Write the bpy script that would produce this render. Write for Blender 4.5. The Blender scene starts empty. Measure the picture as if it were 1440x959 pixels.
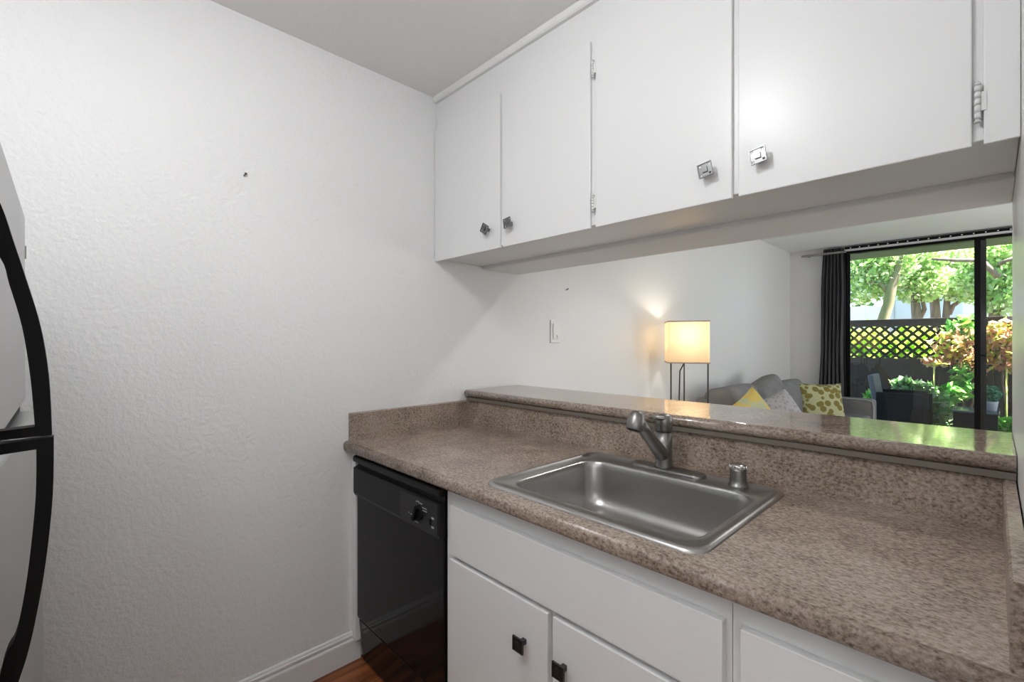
import bpy, bmesh, math, random
from mathutils import Vector, Matrix, Euler
random.seed(7)
R = math.radians
S = bpy.context.scene
COL = S.collection

# ------------------------------------------------------------------ camera
cam_d = bpy.data.cameras.new('camera')
cam = bpy.data.objects.new('camera', cam_d); COL.objects.link(cam)
cam.location = (1.853, 0.0, 1.326)
cam.rotation_euler = (R(90), 0, R(46.03))
cam_d.sensor_fit = 'HORIZONTAL'; cam_d.sensor_width = 36.0
cam_d.lens = 36.0 * 652.0 / 1440.0
cam_d.clip_start = 0.02; cam_d.clip_end = 200
S.camera = cam

# ------------------------------------------------------------------ world, sun, exposure
vs = S.view_settings
vs.view_transform = 'Standard'; vs.look = 'None'; vs.gamma = 1.0; vs.use_curve_mapping = False
vs.exposure = 0.3
w = bpy.data.worlds.new('world'); S.world = w; w.use_nodes = True
wn = w.node_tree.nodes; wl = w.node_tree.links
bg = wn['Background']
sky = wn.new('ShaderNodeTexSky'); sky.sky_type = 'HOSEK_WILKIE'
sky.sun_direction = Vector((0.45, 0.05, 0.87)).normalized(); sky.turbidity = 5.0; sky.ground_albedo = 0.4
wl.new(sky.outputs[0], bg.inputs[0]); bg.inputs[1].default_value = 17.0
sun_d = bpy.data.lights.new('sun', 'SUN'); sun_d.energy = 64; sun_d.angle = R(1.0); sun_d.color = (1.0, .95, .85)
sun = bpy.data.objects.new('sun', sun_d); COL.objects.link(sun)
sun.rotation_euler = Vector((0.45, 0.05, 0.87)).to_track_quat('Z', 'Y').to_euler()

KL = (1.12, 0.22, 2.38)      # kitchen ceiling lamp
LL = (1.35, 2.60, 2.38)      # dining side ceiling lamp
K_POWER, L_POWER, SHADE_POWER = 12.8, 28.0, 2.6
def point(name, loc, power, radius, color=(1, 1, 1)):
    d = bpy.data.lights.new(name, 'POINT'); d.energy = power; d.shadow_soft_size = radius; d.color = color
    o = bpy.data.objects.new(name, d); COL.objects.link(o); o.location = loc
    return o
def spot(name, loc, power, radius, cone, color=(1, 1, 1), blend=.5):
    d = bpy.data.lights.new(name, 'SPOT'); d.energy = power; d.shadow_soft_size = radius; d.color = color
    d.spot_size = R(cone); d.spot_blend = blend
    o = bpy.data.objects.new(name, d); COL.objects.link(o); o.location = loc
    return o
def area(name, loc, rot, sx, sy, power, color=(1, 1, 1)):
    d = bpy.data.lights.new(name, 'AREA'); d.shape = 'RECTANGLE'; d.size = sx; d.size_y = sy; d.energy = power; d.color = color
    o = bpy.data.objects.new(name, d); COL.objects.link(o); o.location = loc; o.rotation_euler = [R(a) for a in rot]
    return o
point('kitchen_bulb', KL, K_POWER, 0.05, (.98, .99, 1.0))
spot('dining_downlight', LL, L_POWER, 0.05, 142, (1.0, .98, .96))
area('entry_side_fill', (2.5, -.83, 1.35), (-104, 0, 18), 1.9, 1.5, 20, (.97, .985, 1.0))      # added soft fill behind the camera, no window in that wall
area('living_side_fill', (4.1, 5.2, 1.35), (112, 0, 90), 2.6, 1.9, 52, (.97, .985, 1.0))    # added fill to brighten the living room, its side wall has no window
area('kitchen_ceiling_fill', (1.15, -.35, 2.47), (0, 0, 0), 1.0, .6, 9, (.97, .99, 1.0))  # added soft overhead fill beside the bulb, not a fixture of the room

# ------------------------------------------------------------------ mesh helpers
ORG = {}
class MB:
    def __init__(s): s.v = []; s.f = []; s.sm = []
    def add(s, vs_, fs, smooth=False):
        n = len(s.v); s.v += [tuple(v) for v in vs_]
        for f in fs: s.f.append(tuple(i + n for i in f)); s.sm.append(smooth)
        return s
    def box(s, x0, x1, y0, y1, z0, z1, m=None):
        v = [Vector(p) for p in ((x0,y0,z0),(x1,y0,z0),(x1,y1,z0),(x0,y1,z0),(x0,y0,z1),(x1,y0,z1),(x1,y1,z1),(x0,y1,z1))]
        if m: v = [m @ p for p in v]
        return s.add(v, [(0,3,2,1),(4,5,6,7),(0,1,5,4),(1,2,6,5),(2,3,7,6),(3,0,4,7)])
    def cyl(s, p0, p1, r0, r1=None, n=20, cap=True, smooth=True):
        r1 = r0 if r1 is None else r1
        p0, p1 = Vector(p0), Vector(p1); d = (p1 - p0).normalized()
        a = d.orthogonal().normalized(); b = d.cross(a)
        vv = []
        for p, r in ((p0, r0), (p1, r1)):
            for k in range(n):
                t = 2*math.pi*k/n; vv.append(p + (a*math.cos(t) + b*math.sin(t))*r)
        s.add(vv, [(k, (k+1) % n, n+(k+1) % n, n+k) for k in range(n)], smooth)
        if cap:
            s.add(vv[:n], [tuple(reversed(range(n)))]); s.add(vv[n:], [tuple(range(n))])
        return s
    def lathe(s, c, prof, n=32, axis='Z', smooth=True, m=None):
        vv = []
        for r, h in prof:
            for k in range(n):
                t = 2*math.pi*k/n; x, y, z = r*math.cos(t), r*math.sin(t), h
                p = Vector((x, y, z)) if axis == 'Z' else (Vector((h, x, y)) if axis == 'X' else Vector((y, h, x)))
                if m: p = m @ p
                vv.append(p + Vector(c))
        ff = []
        for i in range(len(prof)-1):
            for k in range(n): ff.append((i*n+k, i*n+(k+1) % n, (i+1)*n+(k+1) % n, (i+1)*n+k))
        s.add(vv, ff, smooth)
        s.add(vv[:n], [tuple(reversed(range(n)))]); s.add(vv[-n:], [tuple(range(n))])
        return s
    def tube(s, pts, r, n=10, smooth=True):
        pts = [Vector(p) for p in pts]
        rs = r if isinstance(r, (list, tuple)) else [r]*len(pts)
        vv = []; up = None
        for i, p in enumerate(pts):
            d = (pts[min(i+1, len(pts)-1)] - pts[max(i-1, 0)]).normalized()
            if up is None: up = d.orthogonal().normalized()
            up = (up - d*up.dot(d)).normalized(); b = d.cross(up)
            for k in range(n):
                t = 2*math.pi*k/n; vv.append(p + (up*math.cos(t) + b*math.sin(t))*rs[i])
        ff = [(i*n+k, i*n+(k+1) % n, (i+1)*n+(k+1) % n, (i+1)*n+k) for i in range(len(pts)-1) for k in range(n)]
        s.add(vv, ff, smooth)
        s.add(vv[:n], [tuple(reversed(range(n)))]); s.add(vv[-n:], [tuple(range(n))])
        return s
    def prism(s, pts, axis, a, b, smooth=False):
        # closed 2D outline extruded along an axis ('X': pts are (y,z), 'Y': (x,z), 'Z': (x,y))
        def P(p, h):
            return (h, p[0], p[1]) if axis == 'X' else ((p[0], h, p[1]) if axis == 'Y' else (p[0], p[1], h))
        n = len(pts); vv = [P(p, a) for p in pts] + [P(p, b) for p in pts]
        for k in range(n):
            q = pts[(k+1) % n]; ln = math.hypot(q[0]-pts[k][0], q[1]-pts[k][1])
            s.add([vv[k], vv[(k+1) % n], vv[n+(k+1) % n], vv[n+k]], [(0, 1, 2, 3)], smooth and ln < .02)
        s.add(vv[:n], [tuple(reversed(range(n)))]); s.add(vv[n:], [tuple(range(n))])
        return s
    def build(s, name, mat, parent=None, bevel=0, seg=2, org=None, auto=None):
        if parent is not None: o0 = ORG[parent.name]
        elif org is not None: o0 = Vector(org)
        else:
            xs = [p[0] for p in s.v]; ys = [p[1] for p in s.v]; zs = [p[2] for p in s.v]
            o0 = Vector(((min(xs)+max(xs))/2, (min(ys)+max(ys))/2, min(zs)))
        me = bpy.data.meshes.new(name)
        me.from_pydata([tuple(Vector(p) - o0) for p in s.v], [], s.f)
        me.polygons.foreach_set('use_smooth', s.sm)
        bm = bmesh.new(); bm.from_mesh(me)
        bmesh.ops.remove_doubles(bm, verts=bm.verts, dist=1e-6)
        bmesh.ops.recalc_face_normals(bm, faces=bm.faces); bm.to_mesh(me); bm.free()
        me.update(); me.materials.append(mat)
        o = bpy.data.objects.new(name, me); COL.objects.link(o)
        if parent is not None: o.parent = parent; ORG[o.name] = o0
        else: o.location = o0; ORG[o.name] = o0
        if bevel:
            b = o.modifiers.new('bevel', 'BEVEL'); b.width = bevel; b.segments = seg; b.limit_method = 'ANGLE'; b.angle_limit = R(40)
            b.harden_normals = False
        return o
def thing(name, loc, label, cat, group=None):
    o = bpy.data.objects.new(name, None); COL.objects.link(o); o.location = loc; o.empty_display_size = .05
    ORG[o.name] = Vector(loc); return tag(o, label, cat, group)
def tag(o, label=None, cat=None, group=None, kind=None):
    if label: o['label'] = label
    if cat: o['category'] = cat
    if group: o['group'] = group
    if kind: o['kind'] = kind
    return o
def struct(o): o['kind'] = 'structure'; return o

# ------------------------------------------------------------------ materials
def mat(name, col, rough=.5, metal=0.0, bump=None, spec=None, coat=0, trans=0, emit=None, var=None):
    m = bpy.data.materials.new(name); m.use_nodes = True
    n = m.node_tree.nodes; l = m.node_tree.links; b = n['Principled BSDF']
    b.inputs['Base Color'].default_value = (*col, 1); b.inputs['Roughness'].default_value = rough
    b.inputs['Metallic'].default_value = metal
    if spec is not None: b.inputs['Specular IOR Level'].default_value = spec
    if coat: b.inputs['Coat Weight'].default_value = coat; b.inputs['Coat Roughness'].default_value = .05
    tc = n.new('ShaderNodeTexCoord')
    if bump:
        sc, st, dist = bump
        nz = n.new('ShaderNodeTexNoise'); nz.inputs['Scale'].default_value = sc; nz.inputs['Detail'].default_value = 3
        bp = n.new('ShaderNodeBump'); bp.inputs['Strength'].default_value = st; bp.inputs['Distance'].default_value = dist
        l.new(tc.outputs['Object'], nz.inputs['Vector']); l.new(nz.outputs['Fac'], bp.inputs['Height']); l.new(bp.outputs[0], b.inputs['Normal'])
    if var:   # (colour2, scale) noise mix
        nz = n.new('ShaderNodeTexNoise'); nz.inputs['Scale'].default_value = var[1]; nz.inputs['Detail'].default_value = 4
        mp = n.new('ShaderNodeMapping')
        if len(var) > 2: mp.inputs['Scale'].default_value = var[2]
        rp = n.new('ShaderNodeValToRGB'); rp.color_ramp.elements[0].position = .35; rp.color_ramp.elements[1].position = .65
        rp.color_ramp.elements[0].color = (*col, 1); rp.color_ramp.elements[1].color = (*var[0], 1)
        l.new(tc.outputs['Object'], mp.inputs[0]); l.new(mp.outputs[0], nz.inputs['Vector']); l.new(nz.outputs['Fac'], rp.inputs[0]); l.new(rp.outputs[0], b.inputs['Base Color'])
    if emit:
        b.inputs['Emission Color'].default_value = (*emit[0], 1); b.inputs['Emission Strength'].default_value = emit[1]
    return m
M = {}
M['wall'] = mat('orange_peel_wall_paint', (.82, .82, .82), .46, bump=(75, .8, .004), spec=.26)
M['wall_l'] = mat('flat_wall_paint', (.82, .815, .81), .55, bump=(60, .12, .003), spec=.3)
M['ceil'] = mat('ceiling_paint', (.86, .855, .85), .7, bump=(45, .25, .004), spec=.25)
M['cab'] = mat('glossy_white_cabinet_paint', (.785, .785, .785), .31, bump=(55, .16, .002), spec=.40)
M['cab_low'] = mat('satin_white_cabinet_paint', (.80, .80, .80), .4, bump=(60, .2, .0025), spec=.45)
M['trim'] = mat('white_trim_paint', (.80, .80, .79), .3, spec=.5)
M['gap'] = mat('unpainted_reveal', (.45, .44, .42), .6)
M['dark'] = mat('shadow_gap_black', (.012, .012, .012), .6)
M['blackgl'] = mat('gloss_black_enamel', (.006, .006, .0065), .09, spec=.22)
M['blackpl'] = mat('black_plastic', (.008, .008, .009), .38, spec=.25)
M['blackpl2'] = mat('charcoal_control_plastic', (.026, .026, .027), .42, spec=.3)
M['mark'] = mat('pale_print', (.45, .45, .45), .6)
M['carpet'] = mat('beige_bounce_carpet', (.62, .58, .52), .95, bump=(300, .5, .004))
M['chrome'] = mat('chrome', (.62, .62, .62), .12, 1.0)
M['pewter'] = mat('pewter_knob', (.20, .20, .20), .3, 1.0, bump=(300, .3, .0005))
M['blackknob'] = mat('black_iron_knob', (.02, .02, .02), .3, spec=.6)
M['handle'] = mat('black_satin_handle', (.008, .008, .008), .5, spec=.12)
M['hinge'] = mat('painted_hinge', (.72, .72, .71), .35)
M['rodm'] = mat('brushed_nickel_rod', (.35, .33, .32), .35, .9)
M['alum'] = mat('dark_bronze_frame', (.006, .006, .006), .55, spec=.15)
M['wicker'] = mat('black_wicker', (.009, .010, .012), .6, bump=(120, .8, .004), spec=.12)
M['fence'] = mat('dark_stained_fence_wood', (.014, .010, .009), .85, var=((.026, .018, .015), 3, (14, 14, 1)))
M['conc'] = mat('concrete_paver', (.33, .31, .28), .9, var=((.26, .245, .22), 6))
M['soil'] = mat('garden_soil', (.06, .045, .03), .95, var=((.10, .08, .05), 9))
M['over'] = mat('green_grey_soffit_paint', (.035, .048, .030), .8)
M['bld'] = mat('pale_stucco', (.50, .54, .62), .9)
M['picket'] = mat('white_picket_paint', (.74, .76, .80), .7)
M['sofa'] = mat('grey_sofa_fabric', (.19, .185, .185), .9, bump=(500, .3, .001), var=((.235, .23, .23), 8))
M['pipe'] = mat('light_grey_piping', (.42, .42, .42), .8)
M['curtain'] = mat('charcoal_curtain', (.055, .055, .06), .9, var=((.085, .085, .09), 60, (1, 1, .05)))
M['plate'] = mat('white_switch_plastic', (.82, .82, .81), .35)
M['legm'] = mat('dark_iron_leg', (.03, .025, .022), .45, .3)
M['pot'] = mat('grey_ceramic_pot', (.30, .31, .34), .5)
M['bark'] = mat('brown_bark', (.085, .055, .042), .9, var=((.19, .14, .11), 4, (3, 3, .6)))
M['barkpale'] = mat('pale_bark', (.20, .14, .10), .9, var=((.10, .12, .035), 4, (3, 3, .6)))
M['stake'] = mat('bamboo_stake', (.50, .52, .16), .6)

def steel_mat(name, col, rough, stretch):
    m = mat(name, col, rough, 1.0); n = m.node_tree.nodes; l = m.node_tree.links; b = n['Principled BSDF']
    tc = n.new('ShaderNodeTexCoord'); mp = n.new('ShaderNodeMapping'); mp.inputs['Scale'].default_value = stretch
    nz = n.new('ShaderNodeTexNoise'); nz.inputs['Scale'].default_value = 1; nz.inputs['Detail'].default_value = 2
    mr = n.new('ShaderNodeMapRange'); mr.inputs[3].default_value = rough-.05; mr.inputs[4].default_value = rough+.07
    l.new(tc.outputs['Object'], mp.inputs[0]); l.new(mp.outputs[0], nz.inputs['Vector']); l.new(nz.outputs['Fac'], mr.inputs[0]); l.new(mr.outputs[0], b.inputs['Roughness'])
    return m
M['steel'] = steel_mat('brushed_sink_steel', (.47, .465, .455), .30, (8, 400, 400))
M['faucet'] = steel_mat('brushed_nickel', (.27, .265, .255), .36, (400, 400, 20))
M['fridge'] = steel_mat('stainless_door', (.52, .52, .52), .38, (3, 300, 3))

def granite(name, rough, yellow=False):
    m = mat(name, (.4, .3, .25), rough, spec=.5); n = m.node_tree.nodes; l = m.node_tree.links; b = n['Principled BSDF']
    tc = n.new('ShaderNodeTexCoord')
    mp = n.new('ShaderNodeMapping'); mp.inputs['Rotation'].default_value = (0, 0, R(20)); mp.inputs['Scale'].default_value = (.75, 1.15, 1)
    l.new(tc.outputs['Object'], mp.inputs[0])
    a = n.new('ShaderNodeTexNoise'); a.inputs['Scale'].default_value = 150; a.inputs['Detail'].default_value = 5; a.inputs['Roughness'].default_value = .72
    c = n.new('ShaderNodeTexNoise'); c.inputs['Scale'].default_value = 9; c.inputs['Detail'].default_value = 3
    l.new(mp.outputs[0], a.inputs['Vector']); l.new(tc.outputs['Object'], c.inputs['Vector'])
    ad = n.new('ShaderNodeMath'); ad.operation = 'MULTIPLY_ADD'; ad.inputs[1].default_value = .28
    sb = n.new('ShaderNodeMath'); sb.operation = 'ADD'; sb.inputs[1].default_value = -.14
    l.new(c.outputs['Fac'], ad.inputs[0]); l.new(a.outputs['Fac'], ad.inputs[2]); l.new(ad.outputs[0], sb.inputs[0])
    rp = n.new('ShaderNodeValToRGB'); e = rp.color_ramp.elements
    e[0].position = .28; e[0].color = (.07, .05, .038, 1); e[1].position = .76; e[1].color = (.56, .47, .40, 1)
    for p, cc in ((.38, (.17, .125, .095, 1)), (.46, (.27, .21, .165, 1)), (.54, (.345, .275, .225, 1)), (.63, (.43, .35, .295, 1))):
        k = e.new(p); k.color = cc
    l.new(sb.outputs[0], rp.inputs[0])
    # sparse dark flecks
    v = n.new('ShaderNodeTexVoronoi'); v.inputs['Scale'].default_value = 62; l.new(tc.outputs['Object'], v.inputs['Vector'])
    vr = n.new('ShaderNodeValToRGB'); vr.color_ramp.elements[0].position = .10; vr.color_ramp.elements[0].color = (.25, .22, .20, 1)
    vr.color_ramp.elements[1].position = .20; vr.color_ramp.elements[1].color = (1, 1, 1, 1); l.new(v.outputs['Distance'], vr.inputs[0])
    mx = n.new('ShaderNodeMix'); mx.data_type = 'RGBA'; mx.blend_type = 'MULTIPLY'; mx.inputs[0].default_value = .55
    l.new(rp.outputs[0], mx.inputs[6]); l.new(vr.outputs[0], mx.inputs[7]); l.new(mx.outputs[2], b.inputs['Base Color'])
    return m
M['granite'] = granite('speckled_brown_laminate', .24)
M['granite2'] = granite('speckled_brown_laminate_bar', .07); M['granite2'].node_tree.nodes['Principled BSDF'].inputs['IOR'].default_value = 1.7
M['strip'] = mat('taupe_strip', (.16, .135, .11), .6)

def wood_floor():
    m = mat('reddish_wood_floor', (.2, .07, .03), .32); n = m.node_tree.nodes; l = m.node_tree.links; b = n['Principled BSDF']
    tc = n.new('ShaderNodeTexCoord')
    br = n.new('ShaderNodeTexBrick'); br.inputs['Scale'].default_value = 1; br.inputs['Brick Width'].default_value = 1.2; br.inputs['Row Height'].default_value = .12
    br.inputs['Mortar Size'].default_value = .002; br.inputs['Color1'].default_value = (.8, .8, .8, 1); br.inputs['Color2'].default_value = (1.2, 1.2, 1.2, 1); br.inputs['Mortar'].default_value = (.2, .2, .2, 1)
    mp = n.new('ShaderNodeMapping'); mp.inputs['Rotation'].default_value = (0, 0, R(90)); l.new(tc.outputs['Object'], mp.inputs[0]); l.new(mp.outputs[0], br.inputs['Vector'])
    mp2 = n.new('ShaderNodeMapping'); mp2.inputs['Scale'].default_value = (30, 2.5, 1); l.new(tc.outputs['Object'], mp2.inputs[0])
    nz = n.new('ShaderNodeTexNoise'); nz.inputs['Scale'].default_value = 1; nz.inputs['Detail'].default_value = 6; l.new(mp2.outputs[0], nz.inputs['Vector'])
    rp = n.new('ShaderNodeValToRGB'); rp.color_ramp.elements[0].position = .35; rp.color_ramp.elements[0].color = (.13, .035, .012, 1)
    rp.color_ramp.elements[1].position = .68; rp.color_ramp.elements[1].color = (.42, .14, .045, 1); l.new(nz.outputs['Fac'], rp.inputs[0])
    mx = n.new('ShaderNodeMix'); mx.data_type = 'RGBA'; mx.blend_type = 'MULTIPLY'; mx.inputs[0].default_value = 1
    l.new(rp.outputs[0], mx.inputs[6]); l.new(br.outputs[0], mx.inputs[7]); l.new(mx.outputs[2], b.inputs['Base Color'])
    return m
M['floor'] = wood_floor()

def leaf_mat(name, cols, trans=.62):
    m = bpy.data.materials.new(name); m.use_nodes = True; n = m.node_tree.nodes; l = m.node_tree.links
    b = n['Principled BSDF']; out = n['Material Output']; b.inputs['Roughness'].default_value = .5; b.inputs['Specular IOR Level'].default_value = .3
    g = n.new('ShaderNodeNewGeometry'); rp = n.new('ShaderNodeValToRGB'); rp.color_ramp.interpolation = 'CONSTANT'
    e = rp.color_ramp.elements
    e[0].position = 0; e[0].color = (*cols[0], 1); e[1].position = 1/len(cols); e[1].color = (*cols[1], 1)
    for i, c in enumerate(cols[2:]): k = e.new((i+2)/len(cols)); k.color = (*c, 1)
    l.new(g.outputs['Random Per Island'], rp.inputs[0]); l.new(rp.outputs[0], b.inputs['Base Color'])
    t = n.new('ShaderNodeBsdfTranslucent'); l.new(rp.outputs[0], t.inputs[0])
    mx = n.new('ShaderNodeMixShader'); mx.inputs[0].default_value = trans
    l.new(b.outputs[0], mx.inputs[1]); l.new(t.outputs[0], mx.inputs[2]); l.new(mx.outputs[0], out.inputs[0])
    return m
M['leafgreen'] = leaf_mat('bright_canopy_leaves', [(.34, .52, .16), (.46, .64, .22), (.60, .72, .34), (.24, .42, .12), (.70, .78, .52), (.50, .60, .36)])
M['leafhedge'] = leaf_mat('sunlit_lime_hedge', [(.42, .62, .06), (.52, .70, .10), (.34, .56, .06)])
M['leafred'] = leaf_mat('yellow_and_rust_leaves', [(.75, .60, .12), (.62, .34, .22), (.70, .48, .34), (.45, .58, .12), (.80, .62, .40), (.50, .25, .17)])
M['leafdark'] = leaf_mat('deep_green_leaves', [(.10, .24, .07), (.16, .34, .10), (.24, .40, .18), (.40, .52, .34)], .35)
M['leafbox'] = leaf_mat('blue_green_box_leaves', [(.03, .14, .08), (.06, .22, .13), (.10, .30, .18)], .2)
M['leafvine'] = leaf_mat('fresh_green_leaves', [(.16, .52, .08), (.25, .62, .12), (.40, .62, .18), (.12, .38, .08)], .5)

def glass():
    m = bpy.data.materials.new('window_glass'); m.use_nodes = True; n = m.node_tree.nodes; l = m.node_tree.links
    n.remove(n['Principled BSDF']); out = n['Material Output']
    t = n.new('ShaderNodeBsdfTransparent'); t.inputs[0].default_value = (.93, .95, .94, 1)
    g = n.new('ShaderNodeBsdfGlossy'); g.inputs['Roughness'].default_value = 0.0
    f = n.new('ShaderNodeFresnel'); f.inputs[0].default_value = 1.5
    mx = n.new('ShaderNodeMixShader'); l.new(f.outputs[0], mx.inputs[0]); l.new(t.outputs[0], mx.inputs[1]); l.new(g.outputs[0], mx.inputs[2]); l.new(mx.outputs[0], out.inputs[0])
    return m
M['glass'] = glass()

def shade_mat():
    m = bpy.data.materials.new('cream_linen_shade'); m.use_nodes = True; n = m.node_tree.nodes; l = m.node_tree.links
    b = n['Principled BSDF']; out = n['Material Output']; b.inputs['Base Color'].default_value = (.88, .78, .62, 1); b.inputs['Roughness'].default_value = .8
    t = n.new('ShaderNodeBsdfTranslucent'); t.inputs[0].default_value = (1.0, .88, .70, 1)
    mx = n.new('ShaderNodeMixShader'); mx.inputs[0].default_value = .6
    l.new(b.outputs[0], mx.inputs[1]); l.new(t.outputs[0], mx.inputs[2]); l.new(mx.outputs[0], out.inputs[0])
    return m
M['shade'] = shade_mat()

def pillow_mat(name, base, spot, scale, thr=(.30, .36)):
    m = mat(name, base, .9); n = m.node_tree.nodes; l = m.node_tree.links; b = n['Principled BSDF']
    tc = n.new('ShaderNodeTexCoord'); v = n.new('ShaderNodeTexVoronoi'); v.inputs['Scale'].default_value = scale; v.inputs['Randomness'].default_value = .75
    l.new(tc.outputs['Object'], v.inputs['Vector'])
    rp = n.new('ShaderNodeValToRGB'); rp.color_ramp.elements[0].position = thr[0]; rp.color_ramp.elements[1].position = thr[1]
    rp.color_ramp.elements[0].color = (*spot, 1); rp.color_ramp.elements[1].color = (*base, 1)
    l.new(v.outputs['Distance'], rp.inputs[0]); l.new(rp.outputs[0], b.inputs['Base Color'])
    return m
M['p_green'] = pillow_mat('leaf_print_linen', (.52, .53, .30), (.24, .20, .05), 15, (.47, .53))
M['p_yellow'] = pillow_mat('yellow_floral_linen', (.66, .50, .13), (.46, .52, .33), 9, (.25, .5))
M['p_grey'] = pillow_mat('grey_lace_print', (.42, .41, .42), (.30, .29, .30), 30, (.25, .45))

# ------------------------------------------------------------------ room shell
HC = 2.488
def sbox(name, m, *b, bevel=0):
    return struct(MB().box(*b).build(name, m, bevel=bevel))
sbox('floor', M['floor'], -.2, 4.4, -.95, 1.80, -.06, 0)
sbox('floor_living', M['carpet'], -.2, 4.4, 1.80, 7.0, -.06, 0.002)  # unseen floor, pale carpet added to bounce light up to the ceiling
sbox('ceiling', M['ceil'], -.2, 4.4, -.95, 7.0, HC, HC+.08)
sbox('wall_left', M['wall'], -.12, 0, -.85, 1.575, 0, HC)
sbox('wall_left_living', M['wall_l'], -.12, -.004, 1.575, 6.9, 0, HC)
sbox('wall_back', M['wall'], -.12, 4.3, -.95, -.85, 0, HC)
sbox('wall_right_kitchen', M['trim'], 1.89, 1.99, .62, 1.849, 0, HC)
sbox('wall_right', M['wall_l'], 4.2, 4.3, -.85, 6.9, 0, HC)
# kitchen/dining divider: half wall below the bar, header beam above the opening
sbox('wall_pony', M['wall_l'], 0, 1.89, 1.494, 1.80, 0, 1.041)
sbox('wall_header', M['wall_l'], 0, 1.89, 1.575, 1.849, 1.700, HC, bevel=.004)
sbox('wall_divider', M['wall_l'], 1.99, 4.2, 1.75, 1.849, 2.1, HC)
# far wall around the sliding door
sbox('wall_far_left', M['wall_l'], -.12, .56, 6.9, 7.0, 0, HC)
sbox('wall_far_right', M['wall_l'], 2.95, 4.3, 6.9, 7.0, 0, HC)
sbox('wall_far_header', M['wall_l'], .56, 2.95, 6.9, 7.0, 2.425, HC)

# baseboards with a moulded profile
def baseboard(name, y0, y1):
    pf = [(0,0),(.014,0),(.014,.085),(.012,.090),(.008,.092),(.008,.097),(.0115,.101),(.0115,.108),(.0075,.111),(.0075,.115),(.005,.120),(0,.121)]
    b = MB(); n = len(pf)
    vv = [(x+.0002, y, z) for y in (y0, y1) for x, z in pf]
    b.add(vv, [(k, (k+1) % n, n+(k+1) % n, n+k) for k in range(n)]); b.add(vv[:n], [tuple(range(n))]); b.add(vv[n:], [tuple(range(n))])
    return struct(b.build(name, M['trim']))
baseboard('baseboard_left', -.85, .893)
o = struct(MB().box(.0, .56, 6.886, 6.9, 0, .09).build('baseboard_far', M['trim'], bevel=.003))
# narrow strip where the upper cabinets meet the ceiling
struct(MB().prism([(1.262, HC-.0005), (1.2905, HC-.0005), (1.2905, HC-.026), (1.270, HC-.026), (1.264, HC-.020)], 'X', .001, 1.889).build('trim_ceiling', M['trim']))

# sliding glass door
dr = struct(thing('door_1', (1.75, 6.95, 0), None, None))
b = MB()
b.box(.56, .62, 6.915, 6.985, 0, 2.424); b.box(2.89, 2.95, 6.915, 6.985, 0, 2.424); b.box(.62, 2.89, 6.915, 6.985, 2.395, 2.424); b.box(.62, 2.89, 6.915, 6.985, 0, .05)
b.build('door_frame', M['alum'], dr, bevel=.003)
b = MB(); b.box(1.752, 1.808, 6.955, 6.98, .05, 2.395); b.box(.62, .635, 6.955, 6.98, .05, 2.395); b.build('fixed_panel_frame', M['alum'], dr, bevel=.002)
b = MB(); b.box(1.718, 1.765, 6.92, 6.948, .05, 2.395); b.box(2.84, 2.89, 6.92, 6.948, .05, 2.395); b.box(1.765, 2.84, 6.92, 6.948, .05, .12); b.build('sliding_panel_frame', M['alum'], dr, bevel=.002)
b = MB(); b.box(.635, 1.752, 6.966, 6.970, .05, 2.395); b.build('glass_pane', M['glass'], dr)
b = MB(); b.box(1.765, 2.84, 6.932, 6.936, .12, 2.395); b.build('glass_pane', M['glass'], dr)
MB().box(1.728, 1.745, 6.90, 6.92, .95, 1.20).build('door_handle', M['alum'], dr, bevel=.003)

# ------------------------------------------------------------------ kitchen: upper cabinets
DF, FF = 1.273, 1.284      # door front and face-frame planes
uc = thing('wall_cabinet', (.95, 1.44, 1.70), 'long white painted upper cabinet with four slab doors hung above the counter', 'wall cabinet')
b = MB(); b.box(.001, 1.889, FF, 1.574, 1.716, 2.4872)
b.build('cabinet_body', M['cab'], uc, bevel=.002)
def knob_parts(parent, cx, cy, cz, tilt, m, size=.038, post=.024, holes=True):
    mt = Matrix.Translation((cx, cy, cz)) @ Matrix.Rotation(R(tilt), 4, 'Y')
    s = size/2; b = MB(); h = s*.60; q = .0045
    # plate with four punched corner holes: strips around each hole
    xs = [-s, -s*.82, -s*.50, s*.50, s*.82, s]
    for i in range(5):
        for j in range(5):
            if holes and i in (1, 3) and j in (1, 3): continue
            b.box(xs[i], xs[i+1], -.0015, .0015, xs[j], xs[j+1], mt)
    b.box(-s*.36, s*.36, -.005, -.0014, -s*.36, s*.36, mt)
    for a0, a1, c0, c1 in ((-s, s, -s, -s*.9), (-s, s, s*.9, s), (-s, -s*.9, -s*.9, s*.9), (s*.9, s, -s*.9, s*.9)):
        b.box(a0, a1, -.0035, -.0014, c0, c1, mt)
    b.box(-.006, .006, .0014, post, -.006, .006, mt)
    return b.build('knob', m, parent)
def hinge_parts(parent, x, y, z, hl=.024):
    b = MB(); b.cyl((x, y, z-hl), (x, y, z+hl), .0042, n=12)
    for k in range(5): b.cyl((x, y, z-hl+.001+k*hl*.4), (x, y, z-hl+k*hl*.4+hl*.36), .0052, n=12)
    for k in (-hl-.003, hl+.003): b.cyl((x, y, z+k-.003), (x, y, z+k+.003), .0058, .003, n=12)
    b.box(x-.002, x+.012, y-.001, y+.003, z-.018, z+.018)
    for k in (-.010, .010): b.cyl((x+.020, y+.003, z+k), (x+.020, y+.0055, z+k), .0028, n=10)
    return b.build('hinge', M['hinge'], parent)
doors = [(.002, .4625, (.394, 32), None), (.479, .912, (.531, -8), None), (.934, 1.373, (1.312, -10), .924), (1.389, 1.825, (1.445, -8), 1.833)]
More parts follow.
